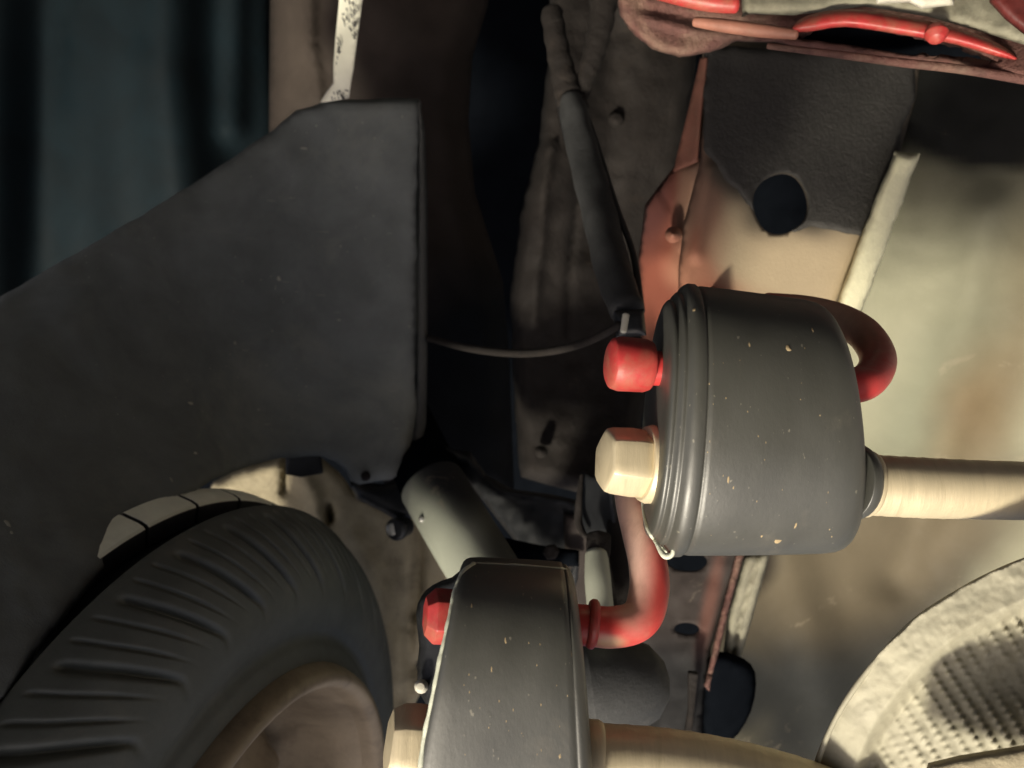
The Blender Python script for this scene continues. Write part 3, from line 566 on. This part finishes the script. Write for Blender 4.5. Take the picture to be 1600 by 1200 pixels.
tube('rod', [(720, 966, .396, .0082), (900, 976, .396, .0086), (960, 980, .397, .0088), (1000, 966, .400, .0088), (1014, 925, .405, .0088), (1012, 880, .410, .0086), (1000, 830, .418, .0083), (988, 780, .428, .0080), (986, 735, .44, .0076), (1010, 690, .465, .0072), (1070, 650, .49, .007), (1140, 620, .50, .007)], M['redpaint'], r2, seg=28, per=10, paint=lambda x, y: blend(x, y, (.46, .040, .034), [(975, 830, 38, 130, -.12, (.62, .40, .33), .5), (1040, 640, 90, 90, 0, (.06, .02, .02), .5), (950, 1004, 26, 10, 0, (.4, .24, .15), .6)]))  # sunlit left side painted in pale pink; far end painted darker
turned('stop_collar', (918, 974, .395), (934, 976, .395), [(0, .0094), (.3, .0105), (.7, .0105), (1, .009)], M['red'], r2)
turned('rod_head', (716, 964, .394), (664, 962, .391), [(0, .0114), (.5, .0117), (.72, .0117), (1, .0080)], M['red'], r2, seg=36, flat=6)
b1 = thing('exhaust_rod', 'beige zinc rod leaving the upper black block towards the right edge', 'hanger rod', 'beige exhaust-side hanger rods')
tube('rod', [(1000, 724, .400, .0125), (1200, 744, .402, .0128), (1340, 756, .403, .0132), (1440, 762, .405, .0132), (1560, 766, .410, .0130), (1760, 770, .418, .0130)], M['zinc'], b1, seg=40, per=14, bump=lambda i, a: .006*math.sin(i*1.7)+.004*math.sin(i*3.1))
turned('rod_shoulder', (1345, 755, .4025), (1364, 757, .403), [(0, .0145), (.6, .0145), (1, .0134)], M['zinc'], b1)
turned('bolt_head', (1004, 724, .398), (943, 718, .394), [(0, .0150), (.3, .0153), (.8, .0146), (.95, .0138), (1, .0120)], M['zinc'], b1, seg=36, flat=6, phase=.3)
turned('washer', (1022, 726, .399), (1004, 724, .398), [(0, .0168), (.5, .0170), (1, .0160)], M['zinc'], b1)
b2 = thing('exhaust_rod', 'beige zinc rod at the bottom edge, leaving the lower black block', 'hanger rod', 'beige exhaust-side hanger rods')
tube('rod', [(640, 1164, .388, .0150), (800, 1178, .390, .0154), (918, 1190, .392, .0158), (1040, 1198, .393, .0155), (1160, 1218, .394, .0152), (1280, 1252, .396, .0149), (1420, 1310, .400, .0145)], M['zinc'], b2, seg=40, per=14, bump=lambda i, a: .006*math.sin(i*1.7)+.004*math.sin(i*2.7))
turned('rod_shoulder', (914, 1188, .392), (940, 1190, .392), [(0, .0167), (.7, .0167), (1, .0157)], M['zinc'], b2)
turned('bolt_head', (664, 1166, .386), (607, 1160, .383), [(0, .0170), (.3, .0172), (.7, .0165), (1, .0136)], M['zinc'], b2, seg=36, flat=6, phase=.3)
# ================================================================== HEAT SHIELD
hsd = thing('heat_shield', 'embossed dull aluminium heat shield with rolled rim in the lower right corner', 'heat shield')
rim_l = [(1262, 1240), (1276, 1186), (1300, 1128), (1330, 1078), (1372, 1024), (1428, 968), (1500, 920), (1560, 890), (1620, 866), (1720, 836)]
rl = smooth_poly(rim_l, 6, False)
def fn_hs(X, Y, d):
    e = polydist(X, Y, rl)
    k = np.clip((e-58)/26, 0, 1); k = k*k*(3-2*k)
    d = d+.010*k
    # dimples on a slanted grid
    th = math.radians(57); u = (X*math.cos(th)+Y*math.sin(th)); v = (-X*math.sin(th)+Y*math.cos(th))
    pu, pv = 13.0, 22.0
    row = np.floor(v/pv); uu = (u+(row % 2)*pu*.5) % pu-pu/2; vv = v % pv-pv/2
    amp = np.array([max(0, noise.noise(Vector((x*.011, y*.011, 6)))*1.2+.75) for x, y in zip(X, Y)])
    d = d-.0017*np.exp(-((uu/3.8)**2+(vv/4.4)**2))*k*amp
    return d
sheet('shield_panel', rim_l+[(1900, 836), (1900, 1400), (1262, 1400)], [(1262, 1240, .405), (1400, 1000, .385), (1700, 840, .375), (1600, 1200, .37), (1900, 1400, .37), (1300, 1400, .40)], M['alu'], hsd, step=3.0, thick=.0012, nz=(.0006, 30), fn=fn_hs, wave=2)
tube('rolled_rim', [(x+2, y+2, .4045-.03*(i/9)**.8, .0011+.0002*(i % 2)) for i, (x, y) in enumerate(rim_l)], M['alu'], hsd, seg=10)
sheet('shield_foot', [(1440, 1230), (1450, 1192), (1500, 1180), (1600, 1164), (1760, 1150), (1760, 1300), (1440, 1300)], [(1440, 1200, .355), (1760, 1160, .345)], M['dust'], hsd, step=8, thick=.003, roll=.006, rollw=12)
# ================================================================== ADDED SLABS OUT OF FRAME (shaped to block sun and sky)
def slab(name, corners, t, m, parent):
    me = bpy.data.meshes.new(name); me.from_pydata([cw(*c) for c in corners], [], [(0, 1, 2, 3)]); me.update()
    o = obj(name, me, m, parent, smooth=False); o.modifiers.new('thickness', 'SOLIDIFY').thickness = t; return o
cb2 = thing('light_blockers', 'unseen dark slabs added around the view to block light', 'bumper')
slab('roof_blocker', [(-.42, -.22, .17), (1.2, -.22, .17), (1.2, 1.3, .75), (-.42, 1.3, .75)], .01, M['bumper'], cb2)  # the 'bumper' material here is only for these added light blockers
slab('back_blocker', [(-.42, -.235, .17), (1.2, -.235, .17), (1.2, -.235, -.28), (-.42, -.235, -.28)], .01, M['bumper'], cb2)
slab('side_blocker', [(-.42, -.22, .27), (-.42, .25, .24), (-.42, .66, .13), (-.42, .66, .50)], .01, M['bumper'], cb2)
